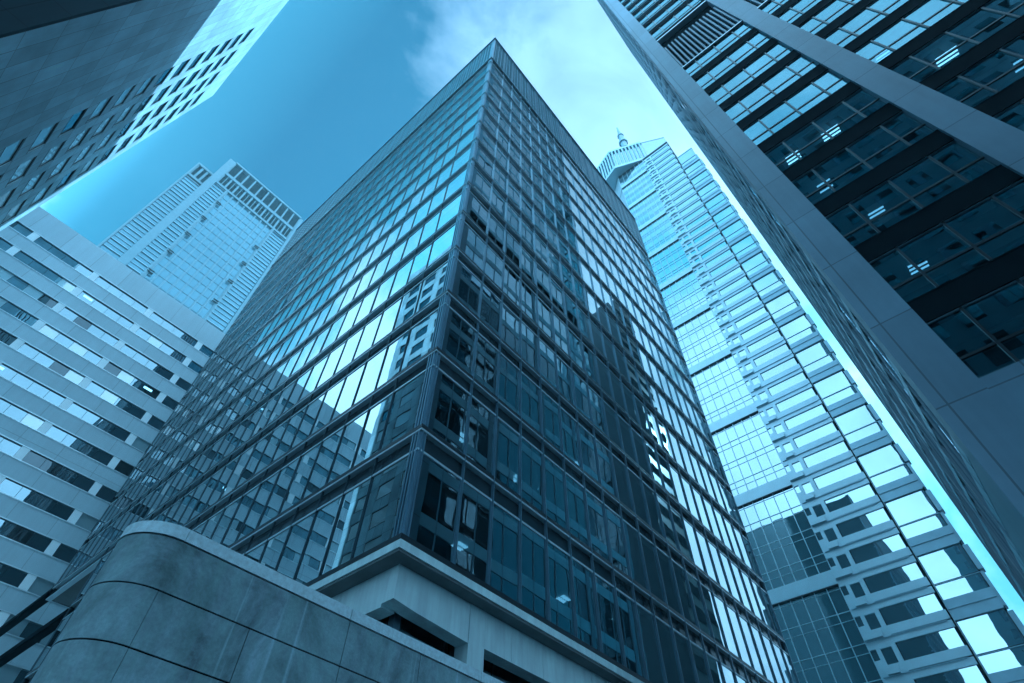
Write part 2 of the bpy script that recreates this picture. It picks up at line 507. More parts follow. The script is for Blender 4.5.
mb = MB(); ring(mb, ZR - .12, ZR, .16, -.5); mb.build('roof_edge', 'mull', main)
mb = MB(); ring(mb, ZT + 1.5, ZT + 1.62, .14, -.25); mb.build('roof_band', 'lip', main)
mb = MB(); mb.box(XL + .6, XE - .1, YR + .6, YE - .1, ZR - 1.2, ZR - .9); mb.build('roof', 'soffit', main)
# closed sides at the back
mb = MB()
mb.box(XE - .25, XE - .01, YR + .02, YE, GZ, ZR - .2)
mb.box(XL + .02, XE - .25, YE - .25, YE - .01, Z0 + PT*3 - .9, ZR - .2)
mb.box(XL + .02, XE - .25, YLO, YLO + .25, GZ, Z0 + PT*3 - 1.0)
mb.build('end_wall', 'spandrel', main)
# floors and the core inside
for n in range(0, NF + 2):
    z = Z0 + PT * n
    mb = MB(); mb.box(XL + .32, XE - .3, YR + .32, (YE if n >= 3 else YLO) - .3, z - (.3 if n == 0 else .92), z - .06); mb.build('floor_slab', 'ceil', main)
mb = MB(); mb.box(XL + 8, XE - 8, YR + 8, YLO - 2, GZ, ZR - 1.3); mb.build('core_wall', 'core', main)
# blinds drawn in some bays behind the glass
mb = MB()
for n in range(NF):
    for F, us in ((FL, uL), (FR, uR)):
        for i in range(len(us) - 1):
            if F is FL and n < 3 and us[i+1] > YLO: continue
            if random.random() < (.85 if n < 4 and F is FR and i < 4 else .5):
                z1 = Z0 + PT * (n + 1) - .97
                h = random.choice((1, 1, 1, .6, .35)) * 2.9
                fquad(mb, F, us[i] + .1, us[i+1] - .1, z1 - h, z1, -.22)
mb.build('blinds', 'blind', main)
# lit ceiling fittings near the corner
for (x, y, n, s) in ((9.6, 12.6, 1, .3), (11.2, 12.4, 1, .3), (12.4, 13.2, 0, .3), (14.6, 12.4, 1, .22), (15.6, 12.3, 1, .22), (17.8, 12.6, 0, .3), (20.2, 12.2, 0, .3),
                     (10.0, 20.5, 0, .3), (9.6, 27.5, 0, .3), (9.5, 33.0, 1, .3), (9.4, 22.4, 0, .25), (19.5, 12.5, 2, .3), (11.5, 12.3, 4, .4), (9.5, 40, 1, .3)):
    z = Z0 + PT * (n + 1) - .98
    mb = MB(); mb.box(x, x + s * 1.6, y, y + .16, z - .03, z); mb.box(x, x + s * 1.6, y + .24, y + .40, z - .03, z)
    mb.build('ceiling_lamp', 'lamp', main)
# concrete base
d = .42
BX, BY = XL + d, YR + d
mb = MB(); ring(mb, Z0 - .36, Z0 - .12, .06, -.6, YLO, XE); mb.build('base_ledge', 'concrete', main)
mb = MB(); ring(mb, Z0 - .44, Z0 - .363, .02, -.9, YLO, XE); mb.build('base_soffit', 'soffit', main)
def basering(mb, z0, z1, a, b):
    mb.prism([(BX+a, BY+a), (XE, BY+a), (XE, BY+b), (BX+b, BY+b), (BX+b, 64.4), (BX+a, 64.4)], z0, z1)
zc, zbm = Z0 - .445, 6.85
def beam(F, u0, u1, z0=zbm):
    mb = MB(); mb.fbox(F, u0, u1, z0, zc, -.45, 0); return mb.build('base_panel', 'concrete', main)
FBL, FBR = ('X-', BX), ('Y-', BY)
# corner beam, then pilasters and panels along the right side
mb = MB()
prof = [(BX, zbm + .09), (9.25, zbm + .02), (11.2, zbm - .07), (11.2, zc), (BX, zc)]
i = 0
n_ = len(prof)
mb.v += [(x, BY, z) for x, z in prof] + [(x, BY + .45, z) for x, z in prof]
mb.f.append(tuple(range(n_))); mb.f.append(tuple(reversed(range(n_, 2*n_))))
for k in range(n_): mb.f.append((k, k + n_, (k+1) % n_ + n_, (k+1) % n_))
mb.build('base_panel', 'concrete', main)
ucut = [11.86, 13.03, 14.5, 17.1]
mb = MB(); mb.fbox(FBR, 11.21, 11.85, GZ, zc, -.5, .01); mb.build('base_pilaster', 'concrete', main)
for a, b in zip(ucut, ucut[1:]): beam(FBR, a + .006, b - .006)
mb = MB(); mb.fbox(FBR, 17.11, 17.75, GZ, zc, -.5, .01); mb.build('base_pilaster', 'concrete', main)
for k in range(3):
    s = 17.76 + k * 6.9
    for q in range(3): beam(FBR, s + q * 2.08 + .006, s + (q+1) * 2.08 - .006)
    mb = MB(); mb.fbox(FBR, s + 6.25, s + 6.89, GZ, zc, -.5, .01); mb.build('base_pilaster', 'concrete', main)
s = BY + .451
for k in range(4):
    for q in range(3): beam(FBL, s + q * 1.9 + .006, s + (q+1) * 1.9 - .006)
    mb = MB(); mb.fbox(FBL, s + 5.71, s + 6.35, GZ, zc, -.5, .01); mb.build('base_pilaster', 'concrete', main)
    s += 6.36
mb = MB(); mb.box(BX + .62, BX + .84, BY + .62, BY + .86, GZ, zbm + .3); mb.build('base_column', 'mull', main)
pl = []
for k in range(16): pl.append((('Y-', BY + .7), 9.4 + k*1.8, 11.14 + k*1.8, GZ + .15, zbm + .6, 0, 'glass_main'))
for k in range(16): pl.append((('X-', BX + .7), 12.2 + k*1.8, 13.94 + k*1.8, GZ + .15, zbm + .6, 0, 'glass_main'))
for p in pl:
    mb = MB(); fquad(mb, *p[:6]); mb.build('shop_window', p[6], main)
mb = MB(); mb.box(BX + 1.4, XE - 1, BY + 1.4, YLO - .5, GZ, Z0 - .95); mb.build('base_core', 'dark', main)

# ------------------------------------------------------------------ stone block top left
AX = -11.8
slab = thing('stone_office_block', 'pale stone slab block at the top left with four columns of deep square windows', 'office block')
y0, y1, zt = 21.75, 48.4, 85.0
P_ = 3.413
us = [y0]
for q in (2.815, 3.14, 3.465, 3.79): us += [q * 11.8, (q + .215) * 11.8]
us.append(y1)
tops = [11.8 * 3.746 + P_ * k for k in range(-13, 11)]
vsl = [GZ]
for t_ in tops: vsl += [t_ - 2.0, t_]
vsl.append(zt)
vsl[1] = max(vsl[1], GZ + .3)
FA = ('X+', AX)
mb = MB()
grid_wall(mb, FA, us, vsl, lambda i, j: i % 2 == 1 and j % 2 == 1 and i < 9, .12)
mb.build('front_wall', 'tlb', slab)
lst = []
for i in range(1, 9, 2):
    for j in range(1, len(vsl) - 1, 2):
        lst.append((FA, us[i], us[i+1], vsl[j], vsl[j+1], -.10, 'glass_pale_shade' if vsl[j] < 55 and random.random() < .92 else 'glass_band'))  # panes below the shadow line made paler; reflected light put into their colour
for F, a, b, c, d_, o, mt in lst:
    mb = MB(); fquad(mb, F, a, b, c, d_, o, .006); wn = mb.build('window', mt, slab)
    mb = MB(); mb.fbox(F, a, b, c, c + .05, o + .003, .015); mb.build('sill', 'dark_metal', wn)
    mb = MB()
    mb.fbox(F, a, a + .06, c + .052, d_ - .002, o + .003, -.07); mb.fbox(F, b - .05, b, c + .052, d_ - .002, o + .003, -.07)
    mb.fbox(F, a + .062, b - .052, d_ - .07, d_ - .002, o + .003, -.06)
    mb.build('frame', 'dark_metal', wn)
mb = MB(); mb.box(-40, AX - .35, y0 + .01, y1 - .01, GZ, zt - .3); mb.build('inner_wall', 'dark', slab)
mb = MB(); mb.box(-40, AX - .004, y0 - .25, y0, GZ, zt); mb.build('side_wall', 'tlb_dark', slab)  # this side wall is drawn far darker than the front
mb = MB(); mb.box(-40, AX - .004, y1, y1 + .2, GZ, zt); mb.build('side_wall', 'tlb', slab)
mb = MB(); mb.box(-40, AX + .0, y0 - .25, y1 + .2, zt + .002, zt + .35); mb.build('roof', 'tlb', slab)

# ------------------------------------------------------------------ banded block at the left
SB = 70.0
stripe = thing('banded_office_block', 'pale banded office block at the left edge with ribbon windows broken by white squares', 'office block')
FS = ('Y-', SB)
lst = []
zroof = .989 * SB
sp = .0525 * SB
tops = [SB * .509 + sp * k for k in range(-9, 9)]
X0, X1 = -38, 34
prev = GZ
wp = []
for t_ in tops:
    b_ = t_ - 1.55
    mb = MB(); mb.fbox(FS, X0, X1, prev, b_, -.5, 0); mb.build('wall_band', 'stripe', stripe)
    mb = MB(); mb.fbox(FS, X0, X1, b_ - .07, b_ + .03, .002, .06); mb.fbox(FS, X0, X1, t_ - .03, t_ + .07, .002, .06); mb.build('band_edge', 'edge', stripe)
    prev = t_
    xb = SB * .0165 - 5 * .112 * SB
    while xb < X1:
        wp.append((FS, xb - .4, xb + .42, b_, t_))
        wv = (.112 * SB - .82)
        for q in range(4):
            u0 = xb + .42 + wv * q / 4
            if u0 + wv/4 < X1:
                lst.append((FS, u0 + .02, u0 + wv / 4 - .02, b_, t_, -.14, random.choice(('glass_band',) * 6 + ('glass_pale', 'glass_shop'))))
        xb += .112 * SB
order = sorted(range(len(wp)), key=lambda i: -area(*wp[i], 'stripe'))
rest = MB()
for r_, i in enumerate(order):
    if r_ < 100: mb = MB(); mb.fbox(*wp[i], -.2, .02); mb.build('white_panel', 'white', stripe)
    else: rest.fbox(*wp[i], -.2, .02)
tag(rest.build('white_panel', 'white', stripe), kind='stuff')
mb = MB(); mb.fbox(FS, X0, X1, prev, zroof, -.5, 0); mb.build('parapet', 'stripe', stripe)
panes(lst, stripe, 'stripe', tilt=.012)
mb = MB(); mb.box(X0, X1, SB + .5, SB + 22, GZ, zroof - .6); mb.build('inner_wall', 'dark', stripe)
# blinds and lamps glimpsed in the ribbon windows
cnt = 0
for t_ in tops[::2]:
    for k in range(1):
        x = random.uniform(-18, 10)
        mb = MB(); mb.fbox(FS, x, x + 1.1, t_ - .75, t_ - .42, -.135, -.12); mb.build('ceiling_lamp', 'lampdim', stripe)

# ------------------------------------------------------------------ far tower, left of centre
TY = 150.0
FT = ('Y-', TY)
lct = thing('grid_crowned_tower', 'distant tower left of centre with a stepped open grid crown and pale vertical ribs', 'skyscraper')
def TU(q): return q * TY
mb = MB(); mb.box(TU(-.086), TU(.158), TY + .6, TY + 30, GZ, TU(1.475)); mb.box(TU(-.134), TU(-.0865), TY + 3.6, TY + 30, GZ, TU(1.40)); mb.build('inner_wall', 'dark', lct)
lst = []
fh = .0281 * TY
rows = [TU(1.414) - fh * k for k in range(0, 46)]
ribs = [-.037 + .018 * k for k in range(9)]
for r_ in rows:
    for a, b in zip(ribs, ribs[1:]):
        lst.append((FT, TU(a), TU(b), r_ - fh, r_, 0, 'glass_grid'))
    lst.append((FT, TU(.110), TU(.152), r_ - fh, r_, 0, 'glass_grid'))
    lst.append((FT, TU(-.072), TU(-.040), r_ - fh, r_, 0, 'glass_grid'))
    lst.append((('Y-', TY + 3), TU(-.130), TU(-.092), r_ - fh - 4, r_ - 4, 0, 'glass_grid'))
panes(lst, lct, 'x', tilt=.03)
for a, w_ in [(r_, .28 if k not in (0, 8) else .5) for k, r_ in enumerate(ribs)]:
    mb = MB(); mb.fbox(FT, TU(a) - w_, TU(a) + w_, GZ, TU(1.416), .0, .55); mb.build('rib', 'frame_mid', lct)
for a, b, top in ((-.0895, -.072, 1.55), (.152, .160, 1.55), (-.134, -.130, 1.465), (.1065, .1105, 1.416), (-.0415, -.037, 1.416)):
    F2 = FT if a > -.1 else ('Y-', TY + 3)
    mb = MB(); mb.fbox(F2, TU(a), TU(b), GZ, TU(top), -.5, .9); mb.build('pier', 'frame_mid', lct)
# horizontal bars in the side strips
for F2, a, b, zo in ((FT, .111, .151, 0), (FT, -.0715, -.042, 0), (('Y-', TY + 3), -.1295, -.093, -4)):
    mb = MB()
    for r_ in rows:
        mb.fbox(F2, TU(a), TU(b), r_ + zo - .16, r_ + zo + .16, .003, .35)
        mb.fbox(F2, TU(a), TU(b), r_ + zo - fh/2 - .1, r_ + zo - fh/2 + .1, .003, .22)
    mb.build('transom_bars', 'frame_far2', lct)
mb = MB()
for r_ in rows:
    mb.fbox(FT, TU(-.036), TU(.1), r_ - .12, r_ + .12, .003, .12)
mb.build('floor_lines', 'frame_mid', lct)
# belts and the open crown
for z0, z1 in ((1.416, 1.424), (1.474, 1.486), (1.551, 1.5585)):
    mb = MB(); mb.fbox(FT, TU(-.0718), TU(.1518), TU(z0), TU(z1), -.6, .8); mb.build('belt', 'frame_mid', lct)
mb = MB()
for k in range(21):
    u = -.071 + (.222) * k / 20
    if k % 2 == 0: mb.fbox(FT, TU(u) - .32, TU(u) + .32, TU(1.486), TU(1.551), -.4, .5)
    mb.fbox(FT, TU(u) - (.34 if k % 2 == 0 else .12), TU(u) + (.34 if k % 2 == 0 else .12), TU(1.424), TU(1.474), -.4, .5)
mb.build('crown_grid', 'frame_mid', lct)
mb = MB(); mb.fbox(FT, TU(-.0718), TU(.1518), TU(1.424), TU(1.551), -.9, -.6); mb.build('crown_screen', 'dark', lct)
mb = MB()
F2 = ('Y-', TY + 3)
mb.fbox(F2, TU(-.1298), TU(-.0896), TU(1.394), TU(1.403), -.6, .7)
mb.fbox(F2, TU(-.1298), TU(-.0896), TU(1.459), TU(1.468), -.6, .7)
for k in range(4):
    u = -.1298 + .0402 * k / 3
    mb.fbox(F2, TU(u) - .4, TU(u) + .4, TU(1.403), TU(1.459), -.5, .4)
mb.build('crown_grid', 'frame_mid', lct)
mb = MB(); mb.fbox(F2, TU(-.1298), TU(-.0896), TU(1.403), TU(1.459), -.9, -.6); mb.build('crown_screen', 'dark', lct)
mb = MB()
for k in range(4):
    rr = TU(1.30) - fh * 3.0 * k
    for u in (.102,):
        mb.fbox(FT, TU(u) - 1.0, TU(u) + 1.0, rr, rr + .25, .6, 1.1); mb.fbox(FT, TU(u) - 1.0, TU(u) + 1.0, rr + 1.0, rr + 1.25, .6, 1.1)
for k in range(6):
    rr = TU(1.345) - fh * 3.0 * k
    mb.fbox(FT, TU(-.033) - 1.0, TU(-.033) + 1.0, rr, rr + .25, .6, 1.1); mb.fbox(FT, TU(-.033) - 1.0, TU(-.033) + 1.0, rr + 1.0, rr + 1.25, .6, 1.1)
mb.build('balcony_rails', 'dark_metal', lct)

# ------------------------------------------------------------------ tall tower behind the right side
TX = 80.0
FX = ('X-', TX)
rtw = thing('stepped_glass_skyscraper', 'tall pale glass skyscraper right of centre with floor belts and a rooftop spire', 'skyscraper')
def RU(q): return q * TX
F0 = 85.0; fp = 3.896
def fl(k): return F0 + fp * k
K0, K1 = -22, 21
lst = []
ys = [13.2 + 1.62 * k for k in range(7)]          # curtain wall zone
for k in range(K0, 26):
    z0, z1 = fl(k), fl(k + 1)
    beltrow = (k % 4 == 0)
    for a, b in zip(ys, ys[1:]):
        v0 = z0 + (2.6 if False else 0)
        if beltrow: 
            lst.append((FX, a + .06, b - .06, z0 + 1.5, z1 - .06, -.05, 'glass_far'))
        else:
            lst.append((FX, a + .06, b - .06, z0 + .06, z1 - .06, -.05, 'glass_far'))
    if k < 26:
        # middle strip: wide ribbon windows
        lst.append((FX, 3.95, 10.1, z0 + 1.15, z1 - .75, -.05, 'glass_far'))
        lst.append((FX, 10.75, 12.0, z0 + 1.15, z1 - 1.0, -.05, 'glass_far'))
        lst.append((FX, 12.45, 13.1, z0 + 1.8, z1 - .9, -.05, 'glass_far'))
    if k < 21:
        if k % 2 == 0: 
            lst.append((FX, -1.3, 3.4, z0 + 2.0, z1 - .1, .05, 'glass_far'))
        else:
            lst.append((FX, -1.3, 3.4, z0 + .1, z1 - .35, .05, 'glass_far'))
panes(lst, rtw, 'x', tilt=.012)
ztA, ztC, ztD = 188.9, 186.5, 166.8
mb = MB(); mb.box(TX + .12, TX + 40, 3.6, 22.7, GZ, ztA - .5); mb.box(TX + .02, TX + 40, -1.5, 3.3, GZ, ztD - .4); mb.build('inner_wall', 'dark', rtw)
mb = MB(); mb.box(TX + .35, TX + 40, 3.3, 3.59, GZ, ztD); mb.build('joint_wall', 'frame_far', rtw)
# spandrels of the middle strip
for k in range(K0, 26):
    z0, z1 = fl(k), fl(k + 1)
    mb = MB()
    mb.fbox(FX, 3.75, 10.2, z0 + .16, z0 + 1.15, -.3, .12); mb.fbox(FX, 3.75, 10.2, z1 - .75, z1 - .0, -.3, .12)
    mb.build('spandrel', 'frame_far', rtw)
mb = MB()
for k in range(K0, 26):
    z0, z1 = fl(k), fl(k + 1)
    mb.fbox(FX, 10.2, 13.16, z0 + .0, z0 + 1.15, -.3, .10); mb.fbox(FX, 12.0, 13.16, z0 + 1.15, z0 + 1.8, -.3, .10)
    mb.fbox(FX, 10.2, 12.45, z1 - 1.0, z1, -.3, .10); mb.fbox(FX, 12.45, 13.16, z1 - .9, z1, -.3, .10)
    mb.fbox(FX, 10.2, 10.75, z0 + 1.15, z1 - 1.0, -.3, .10); mb.fbox(FX, 12.0, 12.45, z0 + 1.8, z1 - 1.0, -.3, .10)
    mb.fbox(FX, 11.0, 13.16 - (k % 2) * .8, z0 + .1, z0 + .9, .10, .5)
mb.build('serrated_strip', 'frame_far', rtw)
mb = MB()
for k in range(K0, 26): mb.fbox(FX, 4.2, 13.0, fl(k) - .06, fl(k) + .02, .105, .26)
mb.build('floor_edges', 'frame_far2', rtw)
mb = MB()
for k in range(K0, 21):
    z0, z1 = fl(k), fl(k + 1)
    if k % 2 == 0: mb.fbox(FX, -1.4, 3.5, z0 + .0, z0 + 2.0, -.3, .3); mb.fbox(FX, -1.4, 3.5, z0 + .9, z0 + 1.05, .3, .42)
    else: mb.fbox(FX, -1.4, 3.5, z1 - .3, z1, -.3, .3)
    mb.fbox(FX, -1.4, 3.5, z1 - .1, z1 - 0.02, .05, .16)
    # serrated outer corner
    mb.fbox(FX, -1.75 - (.22 if k % 2 else 0), -1.4, z0 + (.3 if k % 2 else 0), z1 - (.6 if k % 2 else 0), -1.2, .0)
mb.build('outer_spandrels', 'frame_far2', rtw)
# belts of the curtain wall zone
for k in range(K0, 26):
    if k % 4 == 0:
        mb = MB(); mb.fbox(FX, 13.2, 22.9, fl(k) - .5, fl(k) + 1.45, -.3, .2); mb.build('belt', 'frame_far', rtw)
        mb = MB(); mb.fbox(FX, 13.2, 22.9, fl(k) - .62, fl(k) - .5, -.3, .3); mb.build('belt_dark_strip', 'dark_metal', rtw)  # dark metal strip along the belt's lower edge
for y in ys:
    mb = MB(); mb.fbox(FX, y - .05, y + .05, GZ, ztA, -.1, .06); mb.build('mullion', 'frame_far', rtw)
mb = MB()
for k in range(K0, 26): mb.fbox(FX, 13.2, 22.9, fl(k) - .04, fl(k) + .04, -.05, .03); mb.fbox(FX, 13.2, 22.9, fl(k) + 2.8, fl(k) + 2.85, -.05, .02)
mb.build('transom_bars', 'frame_far', rtw)
# chamfered flank turning away behind the corner tower
mb = MB()
mb.prism([(TX + .1, 22.9), (TX + 7.5, 30.5), (TX + 40, 30.5), (TX + 40, 22.9)], GZ, ztA)
mb.build('flank_wall', 'frame_far', rtw)
mb = MB()
for k in range(K0, 26):
    if k % 4 == 0:
        z0 = fl(k) - .5
        mb.v += []
        a, b = (TX - .1, 22.95), (TX + 7.5, 30.6)
        mb.prism([a, (a[0] + .3, a[1] - .25), (b[0] + .3, b[1] - .25), b], z0, z0 + 1.95)
mb.build('flank_belts', 'frame_far', rtw)
# crown: faceted glass bay with fins on its left part, plain glass on its right part
OUT = [(79.3, 29.0), (76.9, 21.9), (81.2, 11.4), (85.0, 3.9)]
def crown(pts, z0, z1, ins, mat, name):
    mb = MB(); mb.prism([(x + ins, y) for x, y in pts] + [(112, pts[-1][1]), (112, pts[0][1])], z0, z1)
    return mb.build(name, mat, rtw)
crown(OUT[:3], 188.6, 190.2, -.15, 'frame_far', 'crown_ledge')
crown(OUT[:3], 190.2, 204.0, .6, 'glass_far', 'crown_glazing')
crown(OUT[:3], 204.0, 205.4, -.1, 'frame_far', 'crown_ledge')
crown([(81.8, 11.35), (85.4, 3.95)], 186.6, 205.0, .0, 'glass_far', 'plant_screen')
crown([(81.8, 11.35), (85.4, 3.95)], 205.0, 205.5, -.1, 'frame_far', 'crown_ledge')
for (xa, ya), (xb, yb), n_ in ((OUT[0], OUT[1], 6), (OUT[1], OUT[2], 9)):
    for k in range(n_):
        q = (k + .5) / n_
        x, y = xa + (xb - xa) * q, ya + (yb - ya) * q
        mb = MB(); mb.box(x - .1, x + .75, y - .24, y + .24, 190.2, 204.0); mb.build('crown_rib', 'frame_far', rtw)
mb = MB(); mb.box(TX + .01, TX + 30, -1.4, 3.4, fl(21) + .1, 172.3); mb.build('plant_screen', 'glass_far', rtw)
mb = MB(); mb.box(TX - .1, TX + 30, -1.5, 3.45, 172.3, 172.8); mb.build('roof_edge', 'frame_far', rtw)
def cone(mb, x, y, z0, z1, ra, rb, n=8):
    i = len(mb.v)
    for z, r_ in ((z0, ra), (z1, rb)):
        for k in range(n):
            a = 2*math.pi*k/n
            mb.v.append((x + r_*math.cos(a), y + r_*math.sin(a), z))
    for k in range(n): mb.f.append((i+k, i+(k+1) % n, i+n+(k+1) % n, i+n+k))
    mb.f.append(tuple(i+n+k for k in range(n)))
mb = MB()
for (a, b, ra, rb) in ((0, 10, .9, .8), (10, 11, 1.5, 1.5), (11, 16, 1.1, 1.3), (16, 17, 1.8, 1.8), (17, 24, 1.3, 1.0), (24, 25, 1.3, 1.3), (25, 35, .8, .25)):
    cone(mb, 84, 17.6, 205.4 + a, 205.4 + b, ra, rb)
for k in range(3):
    mb.box(84 - 2.0, 84 + 2.0, 17.55, 17.65, 210 + k*5, 210.15 + k*5)
mb.build('spire', 'frame_far2', rtw)

# ------------------------------------------------------------------ dark tower on the right
CX = 17.0
FD = ('X-', CX)
right = thing('granite_office_tower', 'dark granite tower filling the right side with broad columns, black floor bands and lit offices', 'office tower')
YC = -1.77
YEND = -66.0
ZTOP = 165.0
cols = [(YC - 1.37, YC)]
y = -3.15
bays = []
while y > YEND + 8:
    bays.append((y - 5.32, y)); y -= 5.32
    cols.append((y - 1.26, y)); y -= 1.26
for a, b in cols:
    mb = MB(); mb.fbox(FD, a, b, GZ, ZTOP, -.9, 0)
    mb.build('column', 'stone_r', right)
PB = 3.953
def rz(q): return CX * q
lev = []      # floor levels: base of the glass strip above each black band
for k in range(-5, 5): lev.append(rz(1.8875) + PB * k)
zlouv0, zlouv1 = rz(1.8875) + PB * 5 - 1.15, rz(3.44)
lev2 = [rz(3.66) + .6 + PB * k for k in range(0, 26)]
lst = []
GO = -.26     # glass offset behind the column face
for zs, base in ((lev, True), (lev2, False)):
    for z in zs:
        for bi, (a, b) in enumerate(bays):
            ws = [0, 1.06, 2.70, 4.30, 5.32]
            for i in range(4):
                u0, u1 = b - ws[i+1] + .04, b - ws[i] - .04
                lst.append((FD, u0, u1, z, z + .93, GO, 'glass_right'))
                lst.append((FD, u0, u1, z + 1.05, z + 2.72, GO, 'glass_right'))
panes(lst, right, 'right', tilt=.006)
for bi, (a, b) in enumerate(bays[:6]):
    for zs in (lev, lev2):
        for z in zs:
            if z > 105 or (bi > 3): continue
    for (zlo, zhi) in ((lev[0] - .02, zlouv0), (lev2[0] - .2, ZTOP)):
        for q in (1.06, 2.70, 4.30):
            mb = MB(); mb.fbox(FD, b - q - .045, b - q + .045, zlo, zhi, GO - .02, GO + .06); mb.build('mullion', 'dark_metal', right)
mbA, mbB = MB(), MB()
for zs in (lev, lev2):
    for z in zs:
        for bi, (a, b) in enumerate(bays):
            band = mbA
            if bi < 3 and z < 110:
                m2 = MB(); m2.fbox(FD, a, b, z - 1.15, z, GO - .1, -.16); m2.fbox(FD, a, b, z - .06, z + .0, -.16, -.14); m2.build('floor_band', 'dark', right)
                m2 = MB(); m2.fbox(FD, a, b, z + .94, z + 1.04, GO - .02, GO + .04); m2.build('transom', 'dark_metal', right)
                m2 = MB(); m2.fbox(FD, a, b, z - 1.22, z - 1.15, GO - .1, GO + .05); m2.build('window_head', 'mull', right)
            else:
                mbA.fbox(FD, a, b, z - 1.15, z, GO - .1, -.16)
                mbB.fbox(FD, a, b, z + .94, z + 1.04, GO - .02, GO + .04)
mbA.build('upper_floor_bands', 'dark', right); mbB.build('upper_transoms', 'dark_metal', right)
# louvred plant floor
for bi, (a, b) in enumerate(bays):
    mb = MB()
    k = 0
    u = a + .1
    while u < b - .1:
        mb.fbox(FD, u, u + .13, zlouv0 + .1, zlouv1, -.35, -.12); u += .36
    mb.build('louvre', 'stone_r', right)
    mb = MB(); mb.fbox(FD, a, b, zlouv0, zlouv1 + .2, -.6, -.5); mb.build('louvre_backing', 'dark', right)
    mb = MB(); mb.fbox(FD, a, b, zlouv0 - .06, zlouv0 + .1, -.5, -.08); mb.build('plant_sill', 'edge', right)
    mb = MB(); mb.fbox(FD, a, b, rz(3.62), rz(3.62) + .25, -.6, -.05); mb.build('plant_ledge', 'edge', right)
    mb = MB(); mb.fbox(FD, a, b, zlouv1 + .2, rz(3.62), -.7, -.62); mb.build('louvre_soffit', 'dark', right)
# stone base under the lowest windows
zb0 = lev[0] - .05
mb = MB(); mb.fbox(FD, YEND, YC - .005, GZ, zb0 - 1.15, -.9, -.004)
mb.build('base_wall', 'stone_r', right)
mb = MB()
for a, b in bays: mb.fbox(FD, a, b, zb0 - 1.15, zb0 + .02, -.6, -.06)
mb.build('base_sill', 'stone_r', right)
# rooms behind the glass: slabs, partitions and lamps
rmat = ['room', 'core', 'ceil']
for idx, z in enumerate(lev + lev2):
    big = z < 75
    mb = MB(); mb.box(CX + .62, CX + 9.5, YEND, YC - .4, z - 1.1, z - .05); mb.build('floor_slab', 'ceil', right)
mb = MB(); mb.box(CX + 9.5, 43.2, YEND, YC - .45, GZ, ZTOP - .3); mb.build('core_wall', 'core', right)
mb = MB()
for z in lev:
    for (a, b) in bays[:5]:
        mb.box(CX + .9, CX + 9.4, a - .66, a - .60, z, z + 2.8)
        # desks' worth of ceiling beams and blinds seen from below
        for q in (1.9, 3.9, 6.0):
            mb.box(CX + q, CX + q + .45, a + .02, b - .02, z + 2.45, z + 2.79)
mb.build('partitions', 'room', right)
mb = MB()
for z in lev[:6]:
    for (a, b) in bays[:5]:
        ws = [0, 1.06, 2.70, 4.30, 5.32]
        for i in range(4):
            if random.random() < .45:
                h = random.choice((.35, .6, 1.0))
                mb.fbox(FD, b - ws[i+1] + .1, b - ws[i] - .1, z + 2.7 - h, z + 2.7, GO - .16, GO - .13)
mb.build('blinds', 'spandrel', right)
for zi, lamps in ((0, ((-6.4, 1.0), (-14.0, .8))), (1, ((-4.2, .8), (-9.2, .5), (-12.5, .8))), (2, ((-4.6, .8), (-10.9, 1.0))),
                  (3, ((-4.0, .8), (-12.6, .6))), (4, ((-3.9, .9), (-5.9, 1.1), (-11.6, 1.2))), (5, ((-10.6, .9),))):
    for (y, s) in lamps:
        z = lev[zi] + 2.78
        mb = MB()
        for q in range(3): mb.box(CX + 1.0 + q * .2, CX + 1.09 + q * .2, y - s * .8, y, z - .36, z - .34)
        mb.build('ceiling_lamp', random.choice(('lamp', 'lampdim')), right)
# street side, seen edge-on and in reflections
FY = ('Y+', YC)
XS = 43.5
lst = []
ux = [CX + 1.3]
while ux[-1] < XS - 1: ux.append(ux[-1] + 1.57)
allz = lev + [zlouv0 + .3, zlouv0 + 4.2] + lev2
for z in allz:
    for a, b in zip(ux, ux[1:]):
        lst.append((FY, a + .05, b - .05, z, z + 3.02, -.12, 'glass_wavy' if z > 44 else 'glass_shop'))  # lower panes made darker to darken their reflection in the middle tower
panes(lst, right, 'none', name='side_window', limit=0, tilt=.02)
mb = MB(); mb.box(CX + .9, XS - .2, YC - .30, YC - .20, GZ, ZTOP - .4); mb.build('side_backing', 'dark', right)
mb = MB()
for z in allz: mb.fbox(FY, ux[0], XS, z - .9, z - .02, -.35, -.07)
mb.build('side_floor_bands', 'frame_far2', right)
mb = MB()
for i, u in enumerate(ux):
    big = i % 4 == 0
    mb.fbox(FY, u - (.22 if big else .04), u + (.22 if big else .04), GZ, ZTOP, -.35, -.02 if big else -.06)
mb.build('side_mullions', 'stone_rs', right)
mb = MB(); mb.fbox(FY, CX + .902, CX + 1.25, GZ, ZTOP, -.35, -.003); mb.build('corner_return', 'stone_rs', right)
mb = MB(); mb.fbox(FY, CX + 1.25, XS - .5, GZ, lev[0] - 1.25, -.34, -.03); mb.build('side_base', 'stone_rs', right)
mb = MB(); mb.fbox(FY, XS - .5, XS, GZ, ZTOP, -8, .0); mb.build('end_wall', 'stone_rs', right)
mb = MB(); mb.box(CX, XS, YEND, YC, ZTOP + .002, ZTOP + .6); mb.build('roof', 'stone_r', right)

